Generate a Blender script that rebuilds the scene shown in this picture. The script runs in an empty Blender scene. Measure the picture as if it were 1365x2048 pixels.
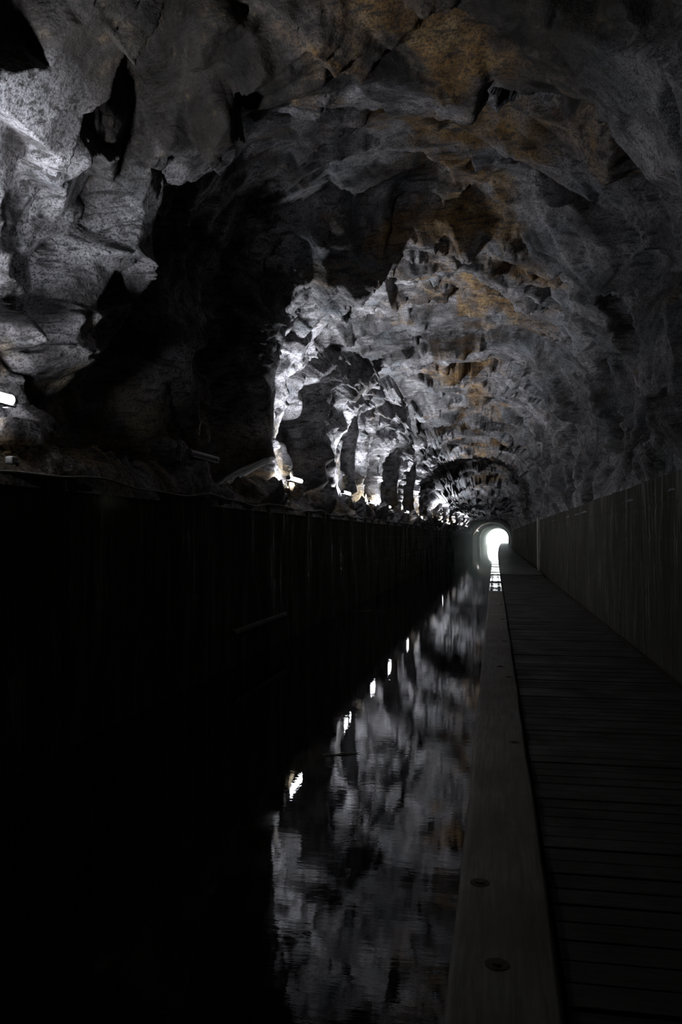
import bpy, bmesh, math, random
import numpy as np
from mathutils import Vector, Matrix
random.seed(4)
S = bpy.context.scene
C = bpy.data.collections.new('tunnel'); S.collection.children.link(C)
PI = math.pi

# ------------------------------------------------------------------ camera, world, exposure
CAM_Z = 1.90                                   # water level is z = 0, towpath about 0.4
F = 1660.0                                     # focal length in pixels of the 2048 px high frame
YAW = math.atan((990-682.5)/F); PITCH = math.atan((1072-1024)/F)
cd = bpy.data.cameras.new('camera'); cam = bpy.data.objects.new('camera', cd); C.objects.link(cam)
cam.location = (0, 0, CAM_Z)
cam.rotation_euler = (PI/2+PITCH, 0, YAW)
cd.sensor_fit = 'VERTICAL'; cd.sensor_height = 36; cd.lens = F/2048*36
cd.clip_start = .05; cd.clip_end = 800
S.camera = cam

w = bpy.data.worlds.new('sky'); S.world = w; w.use_nodes = True
nt = w.node_tree; nt.nodes.clear()
wo = nt.nodes.new('ShaderNodeOutputWorld'); bgn = nt.nodes.new('ShaderNodeBackground')
bgn.inputs[0].default_value = (.86, 1, .97, 1); bgn.inputs[1].default_value = 45
nt.links.new(bgn.outputs[0], wo.inputs[0])

S.view_settings.view_transform = 'Standard'; S.view_settings.look = 'None'
S.view_settings.gamma = 1; S.view_settings.use_curve_mapping = False
S.view_settings.exposure = 0.0
S.render.engine = 'CYCLES'
S.cycles.use_denoising = True
S.cycles.max_bounces = 8; S.cycles.diffuse_bounces = 4; S.cycles.glossy_bounces = 4
S.cycles.volume_bounces = 0; S.cycles.caustics_reflective = False; S.cycles.caustics_refractive = False
S.cycles.sample_clamp_indirect = 3
LAMP_W = 100.0; LAMP_SPREAD = 108; LAMP_COL = (.90, .93, 1.0)
HAZE = .0055

# daylight entering through the far tunnel mouth (a Cycles portal that guides sky samples)
_pl = bpy.data.lights.new('daylight_portal', 'AREA'); _pl.shape = 'RECTANGLE'; _pl.size = 5.2; _pl.size_y = 5.0; _pl.cycles.is_portal = True
_po = bpy.data.objects.new('daylight_portal', _pl); C.objects.link(_po); _po.location = (-.785+1.58, 200.3, 1.6); _po.rotation_euler = (-PI/2, 0, 0)

# ------------------------------------------------------------------ layout
def bendx(y):                                  # the bore curves very gently to the right
    t = np.maximum(np.asarray(y, float)-40, 0)/90
    return .5*t*t
XL, XR = -3.75, 1.98                           # faces of the lining walls
PATH_Z = .40; BEAM = (-.16, .21)

# ------------------------------------------------------------------ vectorised noise
_rng = np.random.default_rng(11)
_T = _rng.random((4096, 8)).astype(np.float32)
def _h(ix, iy, iz, s):
    n = (ix.astype(np.int64)*73856093) ^ (iy.astype(np.int64)*19349663) ^ (iz.astype(np.int64)*83492791) ^ (s*2654435)
    n = (n ^ (n >> 13))*1274126177
    return ((n ^ (n >> 16)) & 4095).astype(np.int32)
def vnoise(P, s=0):
    I = np.floor(P); f = P-I; f = f*f*(3-2*f); I = I.astype(np.int64)
    out = 0
    for dx in (0, 1):
        for dy in (0, 1):
            for dz in (0, 1):
                wgt = (f[:, 0] if dx else 1-f[:, 0])*(f[:, 1] if dy else 1-f[:, 1])*(f[:, 2] if dz else 1-f[:, 2])
                out = out+wgt*_T[_h(I[:, 0]+dx, I[:, 1]+dy, I[:, 2]+dz, s), 0]
    return out*2-1
def fbm(P, s=0, octs=4, rough=.5):
    a = 1; o = 0; Q = P.copy()
    for k in range(octs):
        o = o+a*vnoise(Q, s+k); a *= rough; Q = Q*2.03+7.7
    return o
def blocks(P, scale, seed, tilt=.6, soft=.10, crack=.18):
    """fractured rock: every Voronoi cell is a facet of its own height and tilt"""
    Q = P/np.array(scale)
    I = np.floor(Q).astype(np.int64)
    best = np.full(len(Q), 1e9); sec = np.full(len(Q), 1e9)
    bi = np.zeros(len(Q), np.int32); bs = np.zeros_like(Q); ci = bi.copy(); cs_ = bs.copy()
    for dx in (-1, 0, 1):
        for dy in (-1, 0, 1):
            for dz in (-1, 0, 1):
                J = I+np.array([dx, dy, dz])
                h = _h(J[:, 0], J[:, 1], J[:, 2], seed)
                sp = J+_T[h, :3]
                d = ((Q-sp)**2).sum(1)
                m = d < best; m2 = (~m) & (d < sec)
                sec = np.where(m, best, np.where(m2, d, sec))
                ci = np.where(m, bi, np.where(m2, h, ci))
                cs_ = np.where(m[:, None], bs, np.where(m2[:, None], sp, cs_))
                best = np.where(m, d, best); bi = np.where(m, h, bi); bs[m] = sp[m]
    def val(i, s_): return (_T[i, 3]*2-1)*.6+((_T[i, 4:7]*2-1)*tilt*(Q-s_)).sum(1)*2
    gap = np.sqrt(sec)-np.sqrt(best)
    wd = soft*(.35+1.6*_T[(bi+ci) & 4095, 7])
    k = .5+.5*np.clip(gap/wd, 0, 1)
    return val(bi, bs)*k+val(ci, cs_)*(1-k)+(1-np.clip(gap/.07, 0, 1))*crack

def smooth(e0, e1, x):
    t = np.clip((x-e0)/(e1-e0), 0, 1); return t*t*(3-2*t)

# ------------------------------------------------------------------ materials
def mat(name, build=None, col=(.5, .5, .5), rough=.6, metal=0, spec=.5, ior=None):
    m = bpy.data.materials.new(name); m.use_nodes = True
    n = m.node_tree; b = n.nodes['Principled BSDF']
    b.inputs['Base Color'].default_value = (*col, 1); b.inputs['Roughness'].default_value = rough
    b.inputs['Metallic'].default_value = metal; b.inputs['Specular IOR Level'].default_value = spec
    if ior: b.inputs['IOR'].default_value = ior
    if build: build(n, b)
    return m
def N(n, t, **kw):
    x = n.nodes.new(t)
    for k, v in kw.items():
        if k in x.inputs: x.inputs[k].default_value = v
        else: setattr(x, k, v)
    return x
def ramp(n, fac, stops):
    r = n.nodes.new('ShaderNodeValToRGB'); e = r.color_ramp.elements
    while len(e) < len(stops): e.new(.5)
    for q, (p, c) in zip(e, stops):
        q.position = p; q.color = (*c, 1) if len(c) == 3 else c
    n.links.new(fac, r.inputs[0]); return r.outputs[0]
def mapping(n, scale, src='Position', rot=(0, 0, 0)):
    g = n.nodes.new('ShaderNodeNewGeometry') if src == 'Position' else n.nodes.new('ShaderNodeTexCoord')
    mp = N(n, 'ShaderNodeMapping', Scale=scale, Rotation=rot)
    n.links.new(g.outputs[src], mp.inputs[0]); return mp.outputs[0]
def noise(n, vec, scale, detail=6, rough=.6, dist=0):
    x = N(n, 'ShaderNodeTexNoise', Scale=scale, Detail=detail, Roughness=rough, Distortion=dist)
    n.links.new(vec, x.inputs['Vector']); return x.outputs['Fac']
def mix(n, fac, a, b, blend='MIX'):
    x = n.nodes.new('ShaderNodeMix'); x.data_type = 'RGBA'; x.blend_type = blend
    for v, i in ((fac, 0), (a, 6), (b, 7)):
        if hasattr(v, 'links'): n.links.new(v, x.inputs[i])
        elif i == 0: x.inputs[0].default_value = v
        else: x.inputs[i].default_value = (*v, 1)
    return x.outputs[2]
def math_(n, op, a, b=0.0, clamp=False):
    x = n.nodes.new('ShaderNodeMath'); x.operation = op; x.use_clamp = clamp
    for v, i in ((a, 0), (b, 1)):
        if hasattr(v, 'links'): n.links.new(v, x.inputs[i])
        else: x.inputs[i].default_value = v
    return x.outputs[0]
def bump(n, b, h, strength, dist=.02, prev=None):
    x = N(n, 'ShaderNodeBump', Strength=strength, Distance=dist)
    n.links.new(h, x.inputs['Height'])
    if prev: n.links.new(prev, x.inputs['Normal'])
    n.links.new(x.outputs[0], b.inputs['Normal']); return x.outputs[0]

def rock_build(n, b):
    p = mapping(n, (1, 1, 1)); bed = mapping(n, (.55, 2.2, 3.0), rot=(.08, .05, .1))
    big = noise(n, p, .7, 3, .5); mid = noise(n, p, 2.6, 5, .6, .4); fine = noise(n, p, 38, 4, .75)
    vfine = noise(n, p, 110, 2, .7); beds = noise(n, bed, 4.5, 5, .6, .6)
    grey = ramp(n, mid, [(.3, (.09, .085, .09)), (.5, (.27, .26, .27)), (.70, (.54, .52, .54))])
    blue = mix(n, ramp(n, noise(n, p, 1.3, 3, .5), [(.52, (0, 0, 0)), (.6, (.7, .7, .7))]), grey, (.15, .18, .20))
    # iron staining: mostly along the crown of the vault and at a few seeps in the left wall
    sep = n.nodes.new('ShaderNodeSeparateXYZ'); g = n.nodes.new('ShaderNodeNewGeometry'); n.links.new(g.outputs['Position'], sep.inputs[0])
    cx = math_(n, 'ABSOLUTE', math_(n, 'ADD', sep.outputs[0], .6)); crown = math_(n, 'SUBTRACT', 1.0, math_(n, 'MULTIPLY', cx, .30), True)
    high = math_(n, 'MULTIPLY', math_(n, 'SUBTRACT', sep.outputs[2], 4.6), .8, True)
    crown = math_(n, 'MULTIPLY', crown, high)
    stain = math_(n, 'ADD', math_(n, 'MULTIPLY', crown, .20), noise(n, p, .62, 5, .65, .5))
    st = ramp(n, stain, [(.63, (0, 0, 0)), (.76, (1, 1, 1))])
    och = ramp(n, noise(n, p, 3.1, 5, .65), [(.3, (.10, .055, .02)), (.5, (.34, .20, .075)), (.7, (.46, .33, .17))])
    c = mix(n, st, blue, och)
    leftw = math_(n, 'MULTIPLY', math_(n, 'SUBTRACT', -3.55, sep.outputs[0]), 2.5, True)
    low = math_(n, 'MULTIPLY', math_(n, 'SUBTRACT', 4.4, sep.outputs[2]), .9, True)
    # dark brown rock on the first stretch of roof, its shade painted in
    near_shade = math_(n, 'MULTIPLY', math_(n, 'SUBTRACT', 9.0, math_(n, 'ADD', sep.outputs[1], math_(n, 'MULTIPLY', noise(n, p, .8, 4, .6), 1.2))), 2.5, True)
    near_shade = math_(n, 'MULTIPLY', near_shade, math_(n, 'MULTIPLY', math_(n, 'SUBTRACT', sep.outputs[2], 5.15), 1.8, True))
    seep = math_(n, 'MULTIPLY', math_(n, 'MULTIPLY', leftw, low), ramp(n, noise(n, p, .9, 3, .5), [(.46, (0, 0, 0)), (.54, (.85, .85, .85))]))
    c = mix(n, seep, c, (.60, .45, .22))
    # pale salty crust beside the lamps, its paleness also painting in lamplight
    pale = math_(n, 'MULTIPLY', math_(n, 'MULTIPLY', math_(n, 'SUBTRACT', -2.9, sep.outputs[0]), 1.2, True), ramp(n, noise(n, p, 1.6, 4, .6), [(.38, (0, 0, 0)), (.55, (.85, .85, .85))]))
    c = mix(n, math_(n, 'MULTIPLY', pale, math_(n, 'SUBTRACT', 1.0, seep)), c, (.74, .73, .77))
    # thin dark beds and a pale speckled crust
    c = mix(n, ramp(n, beds, [(.38, (.85, .85, .85)), (.49, (0, 0, 0))]), c, (.05, .045, .045))
    c = mix(n, ramp(n, fine, [(.40, (.85, .85, .85)), (.52, (0, 0, 0))]), c, (.035, .035, .04))
    crust = math_(n, 'MULTIPLY', ramp(n, vfine, [(.5, (0, 0, 0)), (.62, (1, 1, 1))]), ramp(n, big, [(.42, (0, 0, 0)), (.6, (.6, .6, .6))]))
    c = mix(n, math_(n, 'MULTIPLY', crust, math_(n, 'SUBTRACT', 1.0, st)), c, (.62, .61, .64))
    c = mix(n, math_(n, 'MULTIPLY', near_shade, math_(n, 'SUBTRACT', .92, math_(n, 'MULTIPLY', st, .75))), c, ramp(n, noise(n, p, 5, 6, .7), [(.32, (.008, .006, .004)), (.60, (.024, .017, .010)), (.72, (.12, .085, .045))]))
    patchy = ramp(n, noise(n, p, 1.05, 5, .65, .8), [(.38, (.30, .29, .28)), (.56, (1, 1, 1))])
    c = mix(n, 1.0, c, patchy, 'MULTIPLY')
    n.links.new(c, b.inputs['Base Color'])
    r = ramp(n, mid, [(.3, (.55, .55, .55)), (.7, (.95, .95, .95))]); n.links.new(r, b.inputs['Roughness'])
    a = bump(n, b, noise(n, p, 7, 6, .65), .55, .06)
    a = bump(n, b, beds, .35, .04, a)
    bump(n, b, fine, .6, .012, a)
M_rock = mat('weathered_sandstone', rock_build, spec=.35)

def lining_build(n, b):
    p = mapping(n, (1, 1, .07)); q = mapping(n, (1, 1, 1))
    streak = noise(n, p, 9, 6, .7); patch = noise(n, q, 1.1, 4, .6)
    c = ramp(n, streak, [(.3, (.018, .018, .014)), (.52, (.048, .047, .036)), (.68, (.12, .116, .095))])
    c = mix(n, ramp(n, patch, [(.4, (.8, .8, .8)), (.6, (0, 0, 0))]), c, (.03, .028, .02))
    n.links.new(c, b.inputs['Base Color'])
    n.links.new(ramp(n, streak, [(.56, (.9, .9, .9)), (.70, (.22, .22, .22))]), b.inputs['Roughness'])
    a = bump(n, b, streak, .5, .03)
    bump(n, b, noise(n, q, 22, 4, .7), .4, .012, a)
M_lining = mat('streaked_damp_masonry', lining_build, spec=.16)

def deck_build(n, b):
    p = mapping(n, (1.2, 14, 1))
    g = noise(n, p, 3.5, 6, .65)
    n.links.new(ramp(n, g, [(.3, (.010, .009, .007)), (.7, (.034, .032, .026))]), b.inputs['Base Color'])
    n.links.new(ramp(n, noise(n, mapping(n, (1, 1, 1)), 2.0, 4, .6), [(.35, (.95, .95, .95)), (.6, (.6, .6, .6))]), b.inputs['Roughness'])
    bump(n, b, g, .4, .01)
M_deck = mat('dark_timber_boards', deck_build, spec=.3)

def beam_build(n, b):
    p = mapping(n, (14, .8, 14)); q = mapping(n, (1, 1, 1))
    g = noise(n, p, 3.0, 6, .65)
    c = ramp(n, g, [(.3, (.085, .076, .065)), (.6, (.16, .15, .13)), (.8, (.21, .195, .17))])
    c = mix(n, ramp(n, noise(n, q, 1.7, 4, .6), [(.4, (.7, .7, .7)), (.62, (0, 0, 0))]), c, (.085, .063, .05))
    n.links.new(c, b.inputs['Base Color'])
    n.links.new(ramp(n, g, [(.3, (.8, .8, .8)), (.7, (.6, .6, .6))]), b.inputs['Roughness'])
    a = bump(n, b, g, .35, .006); bump(n, b, noise(n, q, 30, 4, .7), .3, .006, a)
M_beam = mat('weathered_timber_beam', beam_build, spec=.4)

def wet_build(n, b):
    q = mapping(n, (1, 1, 1))
    n.links.new(ramp(n, noise(n, q, 6, 5, .6), [(.3, (.12, .12, .115)), (.7, (.27, .27, .26))]), b.inputs['Base Color'])
    n.links.new(ramp(n, noise(n, q, 3, 3, .6), [(.35, (.05, .05, .05)), (.65, (.16, .16, .16))]), b.inputs['Roughness'])
    bump(n, b, noise(n, q, 14, 4, .6), .25, .008)
M_wet = mat('wet_stone', wet_build, spec=.8)
def wetpath_build(n, b):
    q = mapping(n, (1, 1, 1))
    n.links.new(ramp(n, noise(n, q, 2, 5, .6), [(.3, (.03, .032, .03)), (.7, (.08, .082, .078))]), b.inputs['Base Color'])
    n.links.new(ramp(n, noise(n, q, 1.3, 4, .6), [(.35, (.35, .35, .35)), (.65, (.6, .6, .6))]), b.inputs['Roughness'])
    bump(n, b, noise(n, q, 9, 4, .6), .3, .01)
M_wetpath = mat('damp_path', wetpath_build)

def water_build(n, b):
    q = mapping(n, (1.0, 1.0, 1)); q2 = mapping(n, (.8, 2.4, 1))
    a = bump(n, b, noise(n, q, .9, 3, .5, .3), .035, .03)
    bump(n, b, noise(n, q2, 7.0, 4, .55), .06, .006, a)
M_lit_rib = mat('lamplit_rib_masonry', lambda n, b: n.links.new(ramp(n, noise(n, mapping(n, (6, 6, .8)), 3, 5, .6), [(.35, (.16, .15, .13)), (.6, (.55, .54, .50))]), b.inputs['Base Color']), rough=.7)  # pale tone paints in the lamplight caught on the pilaster's edge
M_water = mat('black_canal_water', water_build, col=(.003, .0035, .003), rough=.004, spec=.5, ior=1.3)

M_steel = mat('galvanised_steel', lambda n, b: n.links.new(ramp(n, noise(n, mapping(n, (1, 1, 1)), 30, 3, .6), [(.3, (.25, .25, .26)), (.7, (.42, .42, .43))]), b.inputs['Base Color']), rough=.45, metal=.7)
M_cap = mat('grey_plastic', lambda n, b: n.links.new(ramp(n, noise(n, mapping(n, (1, 1, 1)), 25, 3, .6), [(.3, (.30, .30, .30)), (.7, (.5, .5, .5))]), b.inputs['Base Color']), rough=.35)
M_cable = mat('dull_cable', lambda n, b: n.links.new(ramp(n, noise(n, mapping(n, (1, 1, 1)), 14, 3, .6), [(.3, (.16, .16, .14)), (.7, (.4, .4, .36))]), b.inputs['Base Color']), rough=.5)
M_iron = mat('rusty_iron', lambda n, b: n.links.new(ramp(n, noise(n, mapping(n, (1, 1, 1)), 40, 4, .6), [(.3, (.02, .015, .012)), (.7, (.07, .04, .025))]), b.inputs['Base Color']), rough=.7, metal=.4)
M_off = mat('unlit_diffuser', lambda n, b: n.links.new(ramp(n, noise(n, mapping(n, (1, 1, 1)), 12, 3, .6), [(.3, (.22, .22, .22)), (.7, (.35, .35, .34))]), b.inputs['Base Color']), rough=.3)
def brick_build(n, b):
    tc = n.nodes.new('ShaderNodeUVMap'); br = N(n, 'ShaderNodeTexBrick', Scale=1.0)
    br.inputs['Brick Width'].default_value = .23; br.inputs['Row Height'].default_value = .075; br.inputs['Mortar Size'].default_value = .008
    br.inputs['Color1'].default_value = (.30, .17, .11, 1); br.inputs['Color2'].default_value = (.20, .13, .09, 1); br.inputs['Mortar'].default_value = (.25, .24, .22, 1)
    n.links.new(tc.outputs[0], br.inputs[0])
    c = mix(n, ramp(n, noise(n, mapping(n, (1, 1, 1)), .9, 4, .6), [(.4, (.7, .7, .7)), (.6, (0, 0, 0))]), br.outputs[0], (.10, .11, .09))
    n.links.new(c, b.inputs['Base Color']); bump(n, b, br.outputs[1], -.4, .01)
M_brick = mat('sooty_brick', brick_build, rough=.7)
def grass_build(n, b):
    n.links.new(ramp(n, noise(n, mapping(n, (1, 1, 1)), 3, 5, .6), [(.3, (.05, .08, .02)), (.7, (.14, .20, .06))]), b.inputs['Base Color'])
M_grass = mat('grassy_bank', grass_build, rough=.9)
M_dry = mat('driftwood', lambda n, b: n.links.new(ramp(n, noise(n, mapping(n, (1, 1, 1)), 20, 4, .6), [(.3, (.14, .12, .09)), (.7, (.40, .36, .30))]), b.inputs['Base Color']), rough=.6)
def emis(name, col, st):
    def bd(n, b):
        g = ramp(n, noise(n, mapping(n, (1, 1, 1)), 3, 2, .5), [(0, tuple(.97*c for c in col)), (1, col)])
        n.links.new(g, b.inputs['Emission Color']); b.inputs['Emission Strength'].default_value = st
    return mat(name, bd, col=(.9, .9, .9), rough=.4)
M_tube = emis('lit_led_diffuser', (.93, .95, 1.0), 95)

# ------------------------------------------------------------------ mesh helpers
def link(name, me, m, parent=None, smooth_=True):
    if m and not me.materials: me.materials.append(m)
    o = bpy.data.objects.new(name, me); C.objects.link(o)
    if parent: o.parent = parent
    me.polygons.foreach_set('use_smooth', [smooth_]*len(me.polygons)); me.update()
    return o
def from_bm(name, bm, m, parent=None, smooth_=False):
    bmesh.ops.recalc_face_normals(bm, faces=bm.faces)
    me = bpy.data.meshes.new(name); bm.to_mesh(me); bm.free()
    return link(name, me, m, parent, smooth_)
def grid(name, P, nr, nc, m, parent=None, flip=False, smooth_=True):
    me = bpy.data.meshes.new(name)
    i = np.arange((nr-1)*(nc-1)); r = i//(nc-1); c = i % (nc-1)
    a = r*nc+c
    q = np.stack([a, a+1, a+nc+1, a+nc], 1)
    if flip: q = q[:, ::-1]
    me.vertices.add(len(P)); me.vertices.foreach_set('co', P.astype(np.float32).ravel())
    me.loops.add(q.size); me.loops.foreach_set('vertex_index', q.ravel().astype(np.int32))
    me.polygons.add(len(q)); me.polygons.foreach_set('loop_start', (np.arange(len(q))*4).astype(np.int32))
    me.polygons.foreach_set('loop_total', np.full(len(q), 4, np.int32)); me.update(calc_edges=True)
    return link(name, me, m, parent, smooth_)
def box(bm, x0, x1, y0, y1, z0, z1, bev=0, seg=2):
    r = bmesh.ops.create_cube(bm, size=1, matrix=Matrix.Translation(((x0+x1)/2, (y0+y1)/2, (z0+z1)/2)) @ Matrix.Diagonal((x1-x0, y1-y0, z1-z0, 1)))
    if bev:
        es = list({e for v in r['verts'] for e in v.link_edges})
        bmesh.ops.bevel(bm, geom=es, offset=bev, segments=seg, affect='EDGES', profile=.5)
def cyl(bm, p0, p1, r, seg=16, r2=None):
    p0, p1 = Vector(p0), Vector(p1); d = p1-p0
    M = Matrix.Translation((p0+p1)/2) @ d.to_track_quat('Z', 'Y').to_matrix().to_4x4()
    bmesh.ops.create_cone(bm, cap_ends=True, segments=seg, radius1=r, radius2=r if r2 is None else r2, depth=d.length, matrix=M)
def tube_path(pts, rad, seg=8):
    bm = bmesh.new(); rings = []
    for i, p in enumerate(pts):
        p = Vector(p); t = (Vector(pts[min(i+1, len(pts)-1)])-Vector(pts[max(i-1, 0)])).normalized()
        u = t.cross(Vector((0, 0, 1))); u = u.normalized() if u.length > 1e-4 else Vector((1, 0, 0)); v = t.cross(u)
        rr = rad[i] if hasattr(rad, '__len__') else rad
        rings.append([bm.verts.new(p+rr*(math.cos(a)*u+math.sin(a)*v)) for a in [2*PI*k/seg for k in range(seg)]])
    for a, b in zip(rings, rings[1:]):
        for k in range(seg): bm.faces.new((a[k], a[(k+1) % seg], b[(k+1) % seg], b[k]))
    bm.faces.new(rings[0]); bm.faces.new(rings[-1][::-1]); return bm
def tag(o, label=None, cat=None, group=None, kind=None):
    for k, v in (('label', label), ('category', cat), ('group', group), ('kind', kind)):
        if v: o[k] = v
    return o
def struct(o, label=None): return tag(o, label, None, None, 'structure')
def thing(name, label, cat, loc, group=None, rz=0):
    o = bpy.data.objects.new(name, None); C.objects.link(o); o.location = loc; o.rotation_euler = (0, 0, rz)
    o.empty_display_size = .1
    return tag(o, label, cat, group)

# where along the bore does something on a given side line show at picture column px?
def depth_for(px, X, curved=True):
    a = (px-682.5)/F
    d = 10.0
    for _ in range(60):
        x = X+(float(bendx(d)) if curved else 0)
        # camera x = X cosY + d sinY ; depth = d cosY - X sinY
        d = x*(math.cos(YAW)+a*math.sin(YAW))/(a*math.cos(YAW)-math.sin(YAW))
        d = min(max(d, .5), 400)
    return d

# ------------------------------------------------------------------ the lamps' stations
LX = -3.93
lamp_px = [(8, 3.02), (406, 3.0), (590, 3.03), (693, 3.06), (743.6, 3.0), (777, 3.0), (814.6, 3.0), (843, 2.92), (876, 3.0),
           (884, 3.0), (898.7, 2.98), (910, 2.9), (917, 2.9), (925, 2.85), (931.6, 2.8), (936.6, 2.8)]
lamps = []
for px, z in lamp_px:
    y = depth_for(px, LX) if px > 10 else depth_for(24, LX)-.55
    lamps.append([LX+float(bendx(y)), y, z])
print('lamp depths', [round(l[1], 1) for l in lamps])

lamps_rock = list(lamps)
lamps.append([-3.10+float(bendx(131)), 131.0, 2.68])
# ------------------------------------------------------------------ rock vault
prof = np.array([(-3.74, 2.30), (-3.80, 2.62), (-3.98, 2.88), (-4.30, 3.02), (-4.42, 3.7), (-4.38, 4.5), (-4.12, 5.3), (-3.45, 6.1),
                 (-2.4, 6.6), (-1.0, 6.8), (.35, 6.6), (1.35, 6.05), (2.0, 5.2), (2.25, 4.2), (2.22, 3.3), (2.06, 2.62), (1.99, 2.42)])
def catmull(P, n):
    P = np.vstack([2*P[0]-P[1], P, 2*P[-1]-P[-2]]); out = []
    for i in range(1, len(P)-2):
        t = np.linspace(0, 1, 60, endpoint=False)[:, None]
        a, b, c, d = P[i-1], P[i], P[i+1], P[i+2]
        out.append(.5*((2*b)+(-a+c)*t+(2*a-5*b+4*c-d)*t*t+(-a+3*b-3*c+d)*t**3))
    out = np.vstack(out+[P[-2][None]])
    s = np.r_[0, np.cumsum(np.linalg.norm(np.diff(out, axis=0), axis=1))]
    u = np.linspace(0, s[-1], n)
    return np.stack([np.interp(u, s, out[:, k]) for k in (0, 1)], 1), u/s[-1]
NC = 520
pr, U = catmull(prof, NC)
tan = np.gradient(pr, axis=0); tan /= np.linalg.norm(tan, axis=1)[:, None]
nrm = np.stack([-tan[:, 1], tan[:, 0]], 1)            # outward (away from the bore)
ys = [-4.0]
while ys[-1] < 127: ys.append(ys[-1]+max(.024, .0036*abs(ys[-1])))
ys = np.array(ys); NR = len(ys)
print('rock grid', NR, NC)
top = np.interp(ys, [-4, 54.5, 58.5, 141], [1, 1, .50, .40])      # the roof comes down beyond 55 m
side = np.interp(ys, [0, 54, 60, 141], [0, 0, .16, .22])
X0 = np.repeat(pr[None, :, 0], NR, 0); Z0 = np.repeat(pr[None, :, 1], NR, 0); Y0 = np.repeat(ys[:, None], NC, 1)
Z1 = np.where(Z0 > 3.0, 3.0+(Z0-3.0)*top[:, None], Z0)
X1 = X0*1.0
NX = np.repeat(nrm[None, :, 0], NR, 0); NZ = np.repeat(nrm[None, :, 1], NR, 0)
# displacement works in a flat copy of the position
P = np.stack([X1.ravel(), Y0.ravel(), Z1.ravel()], 1)
arc = np.repeat((U*np.linalg.norm(np.diff(pr, axis=0), axis=1).sum())[None, :], NR, 0).ravel()
def warp(k, a, sd): return np.stack([fbm(P*k, sd, 3), fbm(P*k+31, sd+2, 3), fbm(P*k+57, sd+5, 3)], 1)*a
A = np.stack([arc, P[:, 1], P[:, 1]*0+.5], 1)         # along the arch, along the bore
Rn = np.array(Matrix.Rotation(math.radians(20), 3, 'X') @ Matrix.Rotation(math.radians(-14), 3, 'Y'))
W1 = A+warp(.7, .55, 3)*np.array([1, .8, 0])
sk = .35*np.sin(P[:, 1]*.23+1)+.45*smooth(-2.5, -4.2, P[:, 0])
W1s = np.stack([W1[:, 0]+sk*W1[:, 1], W1[:, 1]-.25*W1[:, 0]*smooth(-2.0, -4.0, P[:, 0]), W1[:, 2]], 1)
big = blocks(W1s, (2.6, 1.35, 9), 1, .55, .06, .10)
W2 = A+warp(1.6, .22, 13)
midb = blocks(W2+3.3, (1.25, .55, 9), 2, .60, .16, .14)
W3 = A+warp(3.5, .10, 23)
Wb = P+warp(1.0, .26, 43)
brk = blocks((Wb @ Rn.T)+5.5, (1.55, 1.15, .72), 7, .60, .07, .12)
sm = blocks(W3+9.1, (.50, .22, 9), 3, .6, .25, .2)
fin = fbm(A*np.array([4, 9, 1]), 22, 4, .55)
roughm = smooth(-.4, .5, fbm(P*.5, 33, 2))              # some faces are clean, others shattered
D = .40*big+.17*midb*(.5+.7*roughm)+(.17+.14*smooth(13, 9, P[:, 1])*smooth(-1.0, -3.0, P[:, 0]))*brk+.055*sm*(.25+1.1*roughm)+.016*fin
z = P[:, 2]; x = P[:, 0]; y = P[:, 1]
wl = smooth(-3.2, -4.0, x)                                   # on the left wall
wall_zone = wl*smooth(5.4, 4.4, z)
# buttresses of rock carry the lamps, recesses lie between them
but = np.zeros(len(P))
for lx, ly, lz in lamps:
    wob = .42*fbm(np.stack([z*1.5, y*.6+ly, y*0], 1), 40, 3)
    dd = np.abs(y-(ly+.35)+wob-.0)
    but = np.maximum(but, smooth(1.25, .75, dd*(1+.35*math.sin(ly*3.1)))) if abs(lx) < 99 else but
rec = np.where(y < 10.0, smooth(5.0, 3.6, z), smooth(6.0, 4.3, z))*wl
rec = rec*smooth(7.6, 8.4, y)+smooth(6.0, 4.3, z)*wl*smooth(5.6, 5.0, y)
D = D*np.where(wall_zone > 0, 1-.15*wall_zone, 1)
D += rec*(1+.5*vnoise(P*.5, 77))*np.where(z > 2.9, 1, 0)*(np.interp(y, [-4, 50, 60], [.85, .85, .5])*(1-but)-.10)
# roof steps
crown = smooth(4.4, 5.6, z/np.maximum(np.repeat(top, NC), .01)*1.0)
lip = .18*fbm(np.stack([x*.7, y*0, y*0], 1), 60, 3)
yy = y+lip+.10*(x+1)**2*.5
stepz = np.interp(yy, [-4, 8.8, 9.3, 12.9, 13.8, 17.6, 17.8, 20.8, 21.0, 24.2, 24.5, 28.5, 28.8, 33, 33.3, 38, 38.4, 45, 45.3, 53],
                      [-.05, -.42, .68, .55, -.28, .05, -.18, .06, -.20, .0, .22, .05, -.15, .05, -.18, .1, -.2, .1, -.15, 0])
stepz += np.where(y > 56, .12*np.sin((y-56)*.9+x*.3), 0)
D += crown*stepz
fade = smooth(2.32, 2.75, z)*1.0
fade = np.where(x > 0, smooth(2.45, 3.0, z), fade)
Dm = np.where(x < -3.2, np.clip(D, -.42, 1.2), np.clip(D, -.75, 1.2))
nl1 = (y < lamps[0][1]+.9) & (z < 5.4) & (x < -3.4)
Dm = np.where(nl1, np.clip(Dm, -.10, .30), Dm)
Dm = Dm-.62*np.exp(-((y-lamps[0][1]-2.3-.3*(z-3.6))/.75)**2)*smooth(3.15, 3.6, z)*smooth(5.8, 4.6, z)*smooth(-3.5, -4.0, x)
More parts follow.
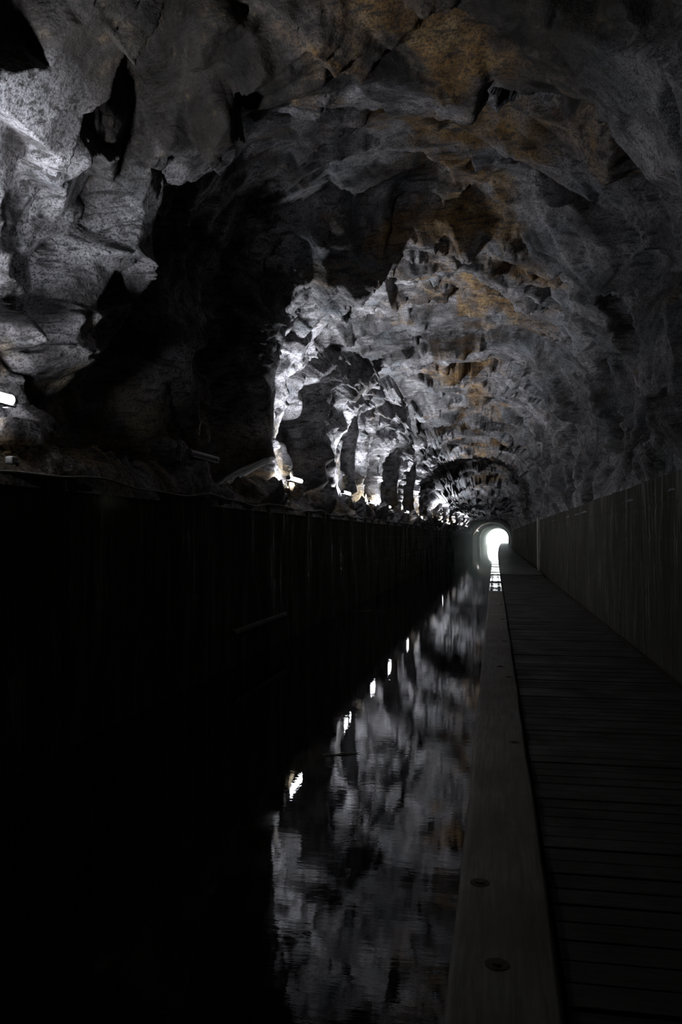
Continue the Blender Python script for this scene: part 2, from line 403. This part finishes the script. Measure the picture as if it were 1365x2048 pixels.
for k_, (ly_, amp_) in enumerate([(lamps[2][1], .62), (lamps[3][1], .38), (lamps[4][1], .36), (lamps[6][1], .40), (lamps[7][1], .40)]):
    # a rib of rock standing out just before the lamp
    w_ = np.exp(-np.abs((y-ly_+(1.75 if k_ == 0 else 1.6)+.22*fbm(np.stack([z*1.4, x*0+ly_, x*0], 1), 91, 3)+.12*(z-4))/(.75 if k_ == 0 else .5))**3)
    w_ = w_*smooth(2.95, 3.25, z)*smooth(6.1, 5.0, z)*smooth(-3.3, -3.9, x)
    Dm = Dm*(1-w_)+w_*(-amp_+.6*np.clip(D-rec*.4, -.35, .25))
Dm = Dm*fade
Dm = Dm*np.interp(y, [-4, 120, 137], [1, .8, .3])
# keep a clear bay in front of every lamp
xs = P[:, 0]+NX.ravel()*Dm; zs = P[:, 2]+NZ.ravel()*Dm
for lx, ly, lz in lamps:
    near = (np.abs(y-ly) < .95) & (z < 4.3) & (x < -3.0)
    lim = -4.12-.06*vnoise(P*5, 70)
    m = near & (zs > lz-.08); xs[m] = np.minimum(xs[m], lim[m])
    m = near & (zs <= lz+.02) & (xs > -4.2) & (zs > 2.7); zs[m] = np.minimum(zs[m], lz-.12)
xs = xs+np.interp(y, [0, 54, 60, 141], [0, 0, .22, .45])*np.clip((-1-P[:, 0])/3, 0, 1)*smooth(2.7, 3.4, z)
xs = xs-np.interp(y, [0, 54, 60, 141], [0, 0, .22, .35])*np.clip((P[:, 0]+.2)/2, 0, 1)*smooth(2.7, 3.4, z)
V = np.stack([xs+bendx(y), y, zs], 1).reshape(NR, NC, 3)
i1 = int(np.argmin(np.abs(pr[:, 0]+3.5)+(pr[:, 1] < 4)*9)); i2 = int(np.argmin(np.abs(pr[:, 0]-1.7)+(pr[:, 1] < 4)*9))
def sub(name, a, b, label):
    Q = V[:, a:b+1].reshape(-1, 3)
    return struct(grid(name, Q, NR, b-a+1, M_rock), label)
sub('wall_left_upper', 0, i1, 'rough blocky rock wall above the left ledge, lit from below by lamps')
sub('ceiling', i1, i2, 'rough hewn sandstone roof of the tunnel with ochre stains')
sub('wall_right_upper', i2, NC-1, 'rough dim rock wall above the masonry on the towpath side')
VV = V

# ------------------------------------------------------------------ lining walls below the rock
def lining(name, X, z0, z1, sgn, label, seed):
    yl = [-4.0]
    while yl[-1] < 127: yl.append(yl[-1]+max(.05, .006*abs(yl[-1])))
    yl = np.array(yl); nz = 60; zz = np.linspace(z0, z1, nz)
    Y, Zg = np.meshgrid(yl, zz, indexing='ij')
    Pp = np.stack([np.full(Y.size, X), Y.ravel(), Zg.ravel()], 1)
    d = .020*fbm(Pp*np.array([1, 2.2, .4]), seed, 4)+.03*fbm(Pp*.6, seed+9, 2)
    # courses of large dressed stones
    row = np.floor(Pp[:, 2]/.38); ph = Pp[:, 1]/.85+.5*(row % 2)
    fy = np.abs(ph-np.round(ph))*.85; fz = np.abs(Pp[:, 2]/.38-np.round(Pp[:, 2]/.38))*.38
    d += .012*np.clip(1-np.minimum(fy, fz)/.035, 0, 1)
    q = np.stack([X+sgn*d+bendx(Pp[:, 1]), Pp[:, 1], Pp[:, 2]], 1)
    return struct(grid(name, q, len(yl), nz, M_lining), label)
lining('wall_left', XL, -.6, 2.42, -1, 'dark damp masonry wall rising from the water', 80)
lining('wall_right', XR, .1, 2.62, 1, 'dark streaked masonry wall beside the towpath', 90)

# a shallow pilaster on the right wall, 38 m in, and one further on
for k, yp in enumerate((37.6,)):
    bm = bmesh.new(); bx = float(bendx(yp))
    box(bm, XR-.13+bx, XR+.3+bx, yp, yp+.4, .3, 2.72, .03)
    struct(from_bm('trim_%d' % (k+1), bm, M_lit_rib))  # lamplit edge put into the pale colour

# ------------------------------------------------------------------ canal bed wall of the path, path deck
def strip(name, x0, x1, z0, z1, ya, yb, m, step=2.0, label=None):
    bm = bmesh.new(); prev = None
    n_ = max(1, int((yb-ya)/step))
    for i in range(n_+1):
        yv = ya+(yb-ya)*i/n_; b_ = float(bendx(yv))
        ring = [bm.verts.new((a+b_, yv, c)) for a, c in ((x0, z0), (x1, z0), (x1, z1), (x0, z1))]
        if prev:
            for k in range(4): bm.faces.new((prev[k], prev[(k+1) % 4], ring[(k+1) % 4], ring[k]))
        else: bm.faces.new(ring)
        prev = ring
    bm.faces.new(prev[::-1])
    return struct(from_bm(name, bm, m), label)
strip('trim_3', -.10, 1.96, -.6, .30, -4, 33.2, M_iron, label='dark underframe of the towpath')
bm = bmesh.new(); yv = -3.9; k = 0
rr = random.Random(3)
while yv < 33.0:
    wdt = .145
    dz = rr.uniform(-.004, .004)
    box(bm, .225, 1.80+rr.uniform(-.012, .012), yv, yv+wdt, .30, PATH_Z+dz-.012, .004, 1)
    yv += wdt+.008+rr.uniform(0, .005)
struct(from_bm('floor', bm, M_deck), 'dark timber boards of the towpath laid crosswise')
strip('floor_far', .20, 1.84, -.6, PATH_Z+.01, 33.2, 200, M_wetpath, label='damp solid towpath beyond the boards')
strip('trim_10', 1.84, 1.97, -.6, .12, 33.2, 200, M_wetpath)

# canal water
yw = np.r_[np.linspace(-4, 200, 103), 210, 230, 260]
bm = bmesh.new(); prev = None
for yv in yw:
    b_ = float(bendx(yv)); e = 0 if yv < 200 else (6 if yv > 205 else .3)
    r = [bm.verts.new((XL-.3-e+b_, yv, 0)), bm.verts.new((.3+b_+e, yv, 0))]
    if prev: bm.faces.new((prev[0], prev[1], r[1], r[0]))
    prev = r
struct(from_bm('canal_water', bm, M_water), 'still black canal water mirroring the lit rock')

# ------------------------------------------------------------------ edge beam with bolts
t = thing('edge_beam', 'long weathered timber edge beam between the towpath boards and the water', 'beam', (0, 0, PATH_Z-.09))
bm = bmesh.new()
n_ = 60; y0, y1 = -1.5, 22.6
prof_b = []
xa, xb, hz = BEAM[0], BEAM[1], .115
for cx, cz, a0 in ((xb-.022, hz-.022, 0), (xa+.035, hz-.035, 90)):
    rad = .022 if a0 == 0 else .035
    for q in range(5):
        a = math.radians(a0+22.5*q); prof_b.append((cx+rad*math.cos(a), cz+rad*math.sin(a)))
prof_b += [(xa, -.2), (xb, -.2)]
prev = None
for i in range(n_+1):
    yv = y0+(y1-y0)*i/n_; wv = .004*math.sin(yv*1.7)+.003*math.sin(yv*3.9+1)
    ring = [bm.verts.new((a+wv, yv, c+.002*math.sin(yv*2.3))) for a, c in prof_b]
    if prev:
        L = len(ring)
        for k in range(L): bm.faces.new((prev[k], prev[(k+1) % L], ring[(k+1) % L], ring[k]))
    else: bm.faces.new(ring)
    prev = ring
bm.faces.new(prev[::-1])
from_bm('timber', bm, M_beam, t, True)
# recessed coach bolts in dark washers
for yb_, xb_ in ((2.95, .0), (6.1, .13), (8.9, .14), (11.9, .13), (15.0, .13), (18.2, .13), (3.62, -.07), (9.6, .05)):
    bm = bmesh.new(); cyl(bm, (xb_, yb_, .10), (xb_, yb_, .1185), .042, 20); o = from_bm('washer', bm, M_iron, t)
    bm = bmesh.new(); cyl(bm, (xb_, yb_, .118), (xb_, yb_, .124), .018, 6); from_bm('bolt', bm, M_iron, o)

# ------------------------------------------------------------------ wet coping slabs beyond the beam
ycop = [(22.7, 23.9), (24.05, 26.3), (27.3, 29.7), (30.1, 31.6), (32.2, 34.0), (34.6, 36.6), (37.4, 39.8), (40.8, 43.5), (44.6, 47.6), (48.9, 52.6)]
for k, (a, b_) in enumerate(ycop):
    lab = 'wet coping slab, %s of the ten past the end of the timber beam' % ('nearest second third fourth fifth sixth seventh eighth ninth farthest'.split()[k])
    t = thing('coping_slab', lab, 'coping stone', (float(bendx((a+b_)/2)), (a+b_)/2, PATH_Z-.10), 'wet coping slabs along the canal edge')
    bm = bmesh.new(); h = (b_-a)/2
    box(bm, -.17, .20, -h, h, -.06, .125+.006*(k % 3), .015, 2); from_bm('slab', bm, M_wet, t)
    if k < 5:
        for sx in (-.09, .11):
            for sy in ((-h+.35,) if h < 1 else (-h+.35, h-.4)):
                bm = bmesh.new(); cyl(bm, (sx, sy, .10), (sx, sy, .142), .035, 12); from_bm('bolt', bm, M_iron, t)
strip('trim_5', -.14, .22, -.6, PATH_Z-.17, 22.7, 53, M_iron, label='dark sill under the coping slabs')
strip('trim_6', -.17, .20, -.6, PATH_Z+.03, 53.2, 200, M_wet, label='wet kerb running on to the portal')

# ------------------------------------------------------------------ lamps
lamp_labels = ['glowing tube lamp nearest the camera, cut by the left edge of the picture',
    'unlit grey tube lamp in the dark stretch right of the nearest lit lamp',
    'glowing tube lamp beside the yellow rock pillar, nearest after the dark stretch',
    'glowing tube lamp under the pale rock knob, next past the yellow pillar',
    'third glowing tube lamp past the dark stretch', 'fourth glowing tube lamp past the dark stretch',
    'fifth glowing tube lamp past the dark stretch', 'sixth glowing tube lamp past the dark stretch',
    'first glowing tube lamp under the low far roof', 'second glowing tube lamp under the low far roof',
    'third glowing tube lamp under the low far roof', 'fourth glowing tube lamp under the low far roof',
    'fifth glowing tube lamp under the low far roof', 'sixth glowing tube lamp under the low far roof',
    'last but one glowing tube lamp before the brick arch', 'last glowing tube lamp before the brick arch',
    'tiny glowing tube lamp inside the brick arch, low on its left side']
def make_lamp(i, lx, ly, lz):
    on = i != 1
    t = thing('tube_lamp', lamp_labels[i], 'lamp', (lx, ly, lz), 'tube lamps along the left ledge')
    L = .50
    bm = bmesh.new(); cyl(bm, (0, -L, 0), (0, L, 0), .042, 20); from_bm('diffuser', bm, M_tube if on else M_off, t, False)
    for s in (-1, 1):
        bm = bmesh.new(); cyl(bm, (0, s*L, 0), (0, s*(L+.05), 0), .047, 20)
        cap = from_bm('end_cap', bm, M_cap, t)
        bm = bmesh.new(); r_ = bmesh.ops.create_circle(bm, segments=24, radius=.028, matrix=Matrix.Translation((0, s*(L+.052), 0)) @ Matrix.Rotation(PI/2, 4, 'X'))
        bm.free()
        bm = tube_path([(.030*math.cos(a), s*(L+.055), .030*math.sin(a)) for a in [2*PI*q/20 for q in range(21)]], .008, 6)
        from_bm('locking_ring', bm, M_cap, cap, True)
        bm = bmesh.new(); box(bm, -.05, .035, s*(L-.12)-.02, s*(L-.12)+.02, -.075, -.035, .004, 1)
        box(bm, -.06, -.045, s*(L-.12)-.02, s*(L-.12)+.02, -.16, .02, .003, 1)
        from_bm('bracket', bm, M_steel, t)
    bm = bmesh.new(); box(bm, -.055, .05, -L-.02, L+.02, -.062, -.048, .004, 1)
    from_bm('tray', bm, M_steel, t)
    if on:
        ld = bpy.data.lights.new('led_light', 'AREA'); ld.shape = 'RECTANGLE'; ld.size = .98; ld.size_y = .05
        ld.energy = LAMP_W*(.55 if i == 0 else 1.0 if ly < 60 else .45); ld.color = LAMP_COL
        lo = bpy.data.objects.new('led_light', ld); C.objects.link(lo); lo.parent = t
        lo.location = (0, 0, .055)
        ld.spread = math.radians(LAMP_SPREAD); aim = Vector((.42, (.32 if i == 0 else 0), 1)).normalized()
        # long side along the bore
        zc = -aim; xc = Vector((0, 1, 0)); yc = zc.cross(xc)*-1
        Mx = Matrix((xc, (-aim).cross(xc)*-1, -aim)).transposed()
        zax = -(-aim)*1.0
        zloc = -aim   # light shines along its local -Z, so local +Z = -aim
        xloc = Vector((0, 1, 0)); yloc = zloc.cross(xloc).normalized(); xloc = yloc.cross(zloc).normalized()
        lo.rotation_euler = Matrix((xloc, yloc, zloc)).transposed().to_euler()
    return t
for i, (lx, ly, lz) in enumerate(lamps): make_lamp(i, lx, ly, lz)

# ------------------------------------------------------------------ cables on the left wall
rr = random.Random(8)
pts = []
for i in range(120):
    yv = 3+i*.2
    zz = 2.43+.02*math.sin(yv*1.9)+.012*math.sin(yv*4.3+1)-.025*abs(math.sin(yv*.9))
    pts.append((XL+.055, yv, zz))
t = tag(from_bm('cable', tube_path(pts, .011, 8), M_cable, None, True), 'thin pale cable running along the top of the left masonry wall', 'cable')
t = thing('cable_clip', 'small pale clip holding the cable below the nearest lamp', 'clip', (XL+.03, depth_for(20, XL+.03), 2.46))
bm = bmesh.new(); box(bm, -.02, .045, -.05, .05, .0, .06, .012, 2); from_bm('clip_body', bm, M_cap, t)
bm = bmesh.new(); cyl(bm, (.05, .0, -.0), (.062, 0, -.0), .018, 12); from_bm('screw', bm, M_iron, t)

# timber rail low on the left wall, just above the water
bm = bmesh.new(); box(bm, XL-.03, XL+.05, 11.6, 14.6, .46, .53, .012, 2)
tag(from_bm('fender_rail', bm, M_beam), 'low horizontal timber rail on the left wall just above the water', 'rail')

# ------------------------------------------------------------------ loose rocks on the ledge
def stone(name, label, loc, size, seed, m=M_rock):
    bm = bmesh.new(); bmesh.ops.create_icosphere(bm, subdivisions=4, radius=1)
    co = np.array([v.co[:] for v in bm.verts]); n1 = blocks(co*1.0+seed*7.3, (.8, .8, .8), seed, .6); n2 = fbm(co*3+seed, seed, 3)
    r = 1+.16*n1+.06*n2
    for v, q in zip(bm.verts, r): v.co = Vector([v.co[k]*q*size[k] for k in range(3)])
    o = from_bm(name, bm, m, None, True); o.location = loc; o.rotation_euler = (0, 0, seed*1.3); return o

# ------------------------------------------------------------------ floating twigs
def twig(label, px_y, X, length, ang, seed):
    r_ = random.Random(seed); pts = []
    for q in range(9):
        s = (q/8-.5)*length
        pts.append((s*math.cos(ang), s*math.sin(ang), .006+r_.uniform(-.004, .006)))
    t = thing('twig', label, 'twig', (X, px_y, 0), 'twigs floating on the canal')
    from_bm('stem', tube_path(pts, [.003+.003*math.sin(PI*q/8) for q in range(9)], 6), M_dry, t, True)
    from_bm('side_shoot', tube_path([pts[4], (pts[4][0]+.05*length, pts[4][1]+.16*length, .012), (pts[4][0]+.14*length, pts[4][1]+.22*length, .02)], [.005, .004, .002], 6), M_dry, t, True)
twig('long pale twig floating left of centre, farther from the camera', 20.8, -3.35+.1, 1.1, .1, 1)
twig('short pale twig floating over the mirrored second lamp', 7.15, -1.32, .34, .45, 2)

# ------------------------------------------------------------------ brick arch lining from 140 m and the portal
def arch_tube(name, ya, yb, cx, hw, zs, m, nseg=40, step=3, label=None, wall_bottom=-.6):
    """inner surface of a round-arched brick bore"""
    ysv = np.arange(ya, yb+.01, step); cs = []
    cs += [(-hw, zz) for zz in np.linspace(wall_bottom, zs, 6)[:-1]]
    cs += [(-hw*math.cos(a), zs+hw*.92*math.sin(a)) for a in np.linspace(0, PI, nseg)]
    cs += [(hw, zz) for zz in np.linspace(zs, wall_bottom, 6)[1:]]
    cs = np.array(cs); s = np.r_[0, np.cumsum(np.linalg.norm(np.diff(cs, axis=0), axis=1))]
    Pp = np.array([(cx+c[0]+float(bendx(yv)), yv, c[1]) for yv in ysv for c in cs])
    o = grid(name, Pp, len(ysv), len(cs), m)
    uv = o.data.uv_layers.new(name='UVMap')
    li = np.zeros(len(o.data.loops), np.int32); o.data.loops.foreach_get('vertex_index', li)
    st = np.stack([ysv[li//len(cs)], s[li % len(cs)]], 1).astype(np.float32)
    uv.data.foreach_set('uv', st.ravel()); return struct(o, label), cs
def arch_face(name, yv, cx, hw, zs, ohw, oz, m, thick=.5, label=None):
    """flat wall around an arched opening, of real thickness"""
    bm = bmesh.new(); b_ = float(bendx(yv)); inn = []; out = []
    angs = np.linspace(0, PI, 41)
    for a in angs:
        inn.append((cx-hw*math.cos(a), zs+hw*.92*math.sin(a)))
        ca, sa = -math.cos(a), math.sin(a); k = min(ohw/max(abs(ca), 1e-6), (oz-zs)/max(sa, 1e-6))
        out.append((cx+ca*k, zs+sa*k))
    inn = [(cx-hw, -.6)]+inn+[(cx+hw, -.6)]; out = [(cx-ohw, -.6)]+out+[(cx+ohw, -.6)]
    g = []
    for dy in (0, thick):
        g.append(([bm.verts.new((p[0]+b_, yv+dy, p[1])) for p in inn], [bm.verts.new((p[0]+b_, yv+dy, p[1])) for p in out]))
    for k in range(len(inn)-1):
        bm.faces.new((g[0][0][k], g[0][0][k+1], g[0][1][k+1], g[0][1][k]))
        bm.faces.new((g[1][0][k], g[1][1][k], g[1][1][k+1], g[1][0][k+1]))
        bm.faces.new((g[0][0][k], g[1][0][k], g[1][0][k+1], g[0][0][k+1]))
        bm.faces.new((g[0][1][k], g[0][1][k+1], g[1][1][k+1], g[1][1][k]))
    o = from_bm(name, bm, m)
    uv = o.data.uv_layers.new(name='UVMap')
    for l in o.data.loops:
        v = o.data.vertices[l.vertex_index].co; uv.data[l.index].uv = (v.x, v.z)
    return struct(o, label)
CXA = (XL+XR)/2
arch_face('trim_7', 125.5, CXA, 2.82, 1.35, 5.5, 7.5, M_brick, .6, 'brick face ring where the arched lining starts')
arch_tube('wall_far_arch', 126, 153, CXA, 2.82, 1.35, M_brick, label='round brick lined stretch of bore')
arch_face('trim_8', 150.5, CXA+.05, 2.5, 1.45, 5.5, 7.5, M_brick, .6, 'second narrower brick ring')
arch_tube('wall_portal_arch', 151, 199, CXA+.05, 2.5, 1.45, M_brick, label='last narrow brick bore before the daylight')
arch_face('trim_9', 198.9, CXA+.05, 2.42, 1.4, 30, 14, M_brick, 1.2, 'stone portal at the bright tunnel mouth')

# lamp of the arched stretch, low on the left
# ground and banks outside
bm = bmesh.new(); b_ = float(bendx(200))
box(bm, .3+b_, 40+b_, 200.2, 262, -1, .4); struct(from_bm('ground', bm, M_grass), 'grassy bank outside the tunnel mouth')
bm = bmesh.new(); box(bm, -45+b_, XL-.3+b_, 200.2, 262, -1, .4); struct(from_bm('ground_left', bm, M_grass), 'grassy far bank outside the tunnel mouth')

# unseen cap added behind the camera to keep sky light out of the bore
bm = bmesh.new(); box(bm, -6, 4, -4.3, -4.0, -.6, 8); struct(from_bm('sky_blocker_back', bm, M_lining))
# bed
bm = bmesh.new(); box(bm, -6, 6, -4.3, 200, -1.3, -.7); struct(from_bm('floor_bed', bm, M_lining))

# ------------------------------------------------------------------ haze hanging near the tunnel mouth
if HAZE:
    mh = bpy.data.materials.new('mist'); mh.use_nodes = True; n = mh.node_tree; n.nodes.clear()
    ou = n.nodes.new('ShaderNodeOutputMaterial'); vs = n.nodes.new('ShaderNodeVolumeScatter')
    vs.inputs['Color'].default_value = (.88, .98, .95, 1); vs.inputs['Density'].default_value = HAZE; vs.inputs['Anisotropy'].default_value = .85
    n.links.new(vs.outputs[0], ou.inputs['Volume'])
    bm = bmesh.new(); prev = None
    for yv in np.linspace(62, 198, 34):
        b_ = float(bendx(yv)); xa_, xb_ = (-3.2, 1.4) if yv < 150 else (-3.0, 1.25)
        ring = [bm.verts.new((q+b_, yv, z_)) for q, z_ in ((xa_, .03), (xb_, .03), (xb_, 2.5), (xb_-1.1, 3.3), (xa_+1.1, 3.3), (xa_, 2.5))]
        if prev:
            for k in range(6): bm.faces.new((prev[k], prev[(k+1) % 6], ring[(k+1) % 6], ring[k]))
        else: bm.faces.new(ring)
        prev = ring
    bm.faces.new(prev[::-1])
    o = from_bm('mist', bm, mh); tag(o, 'thin mist hanging in the far end of the tunnel', 'mist', None, 'stuff')
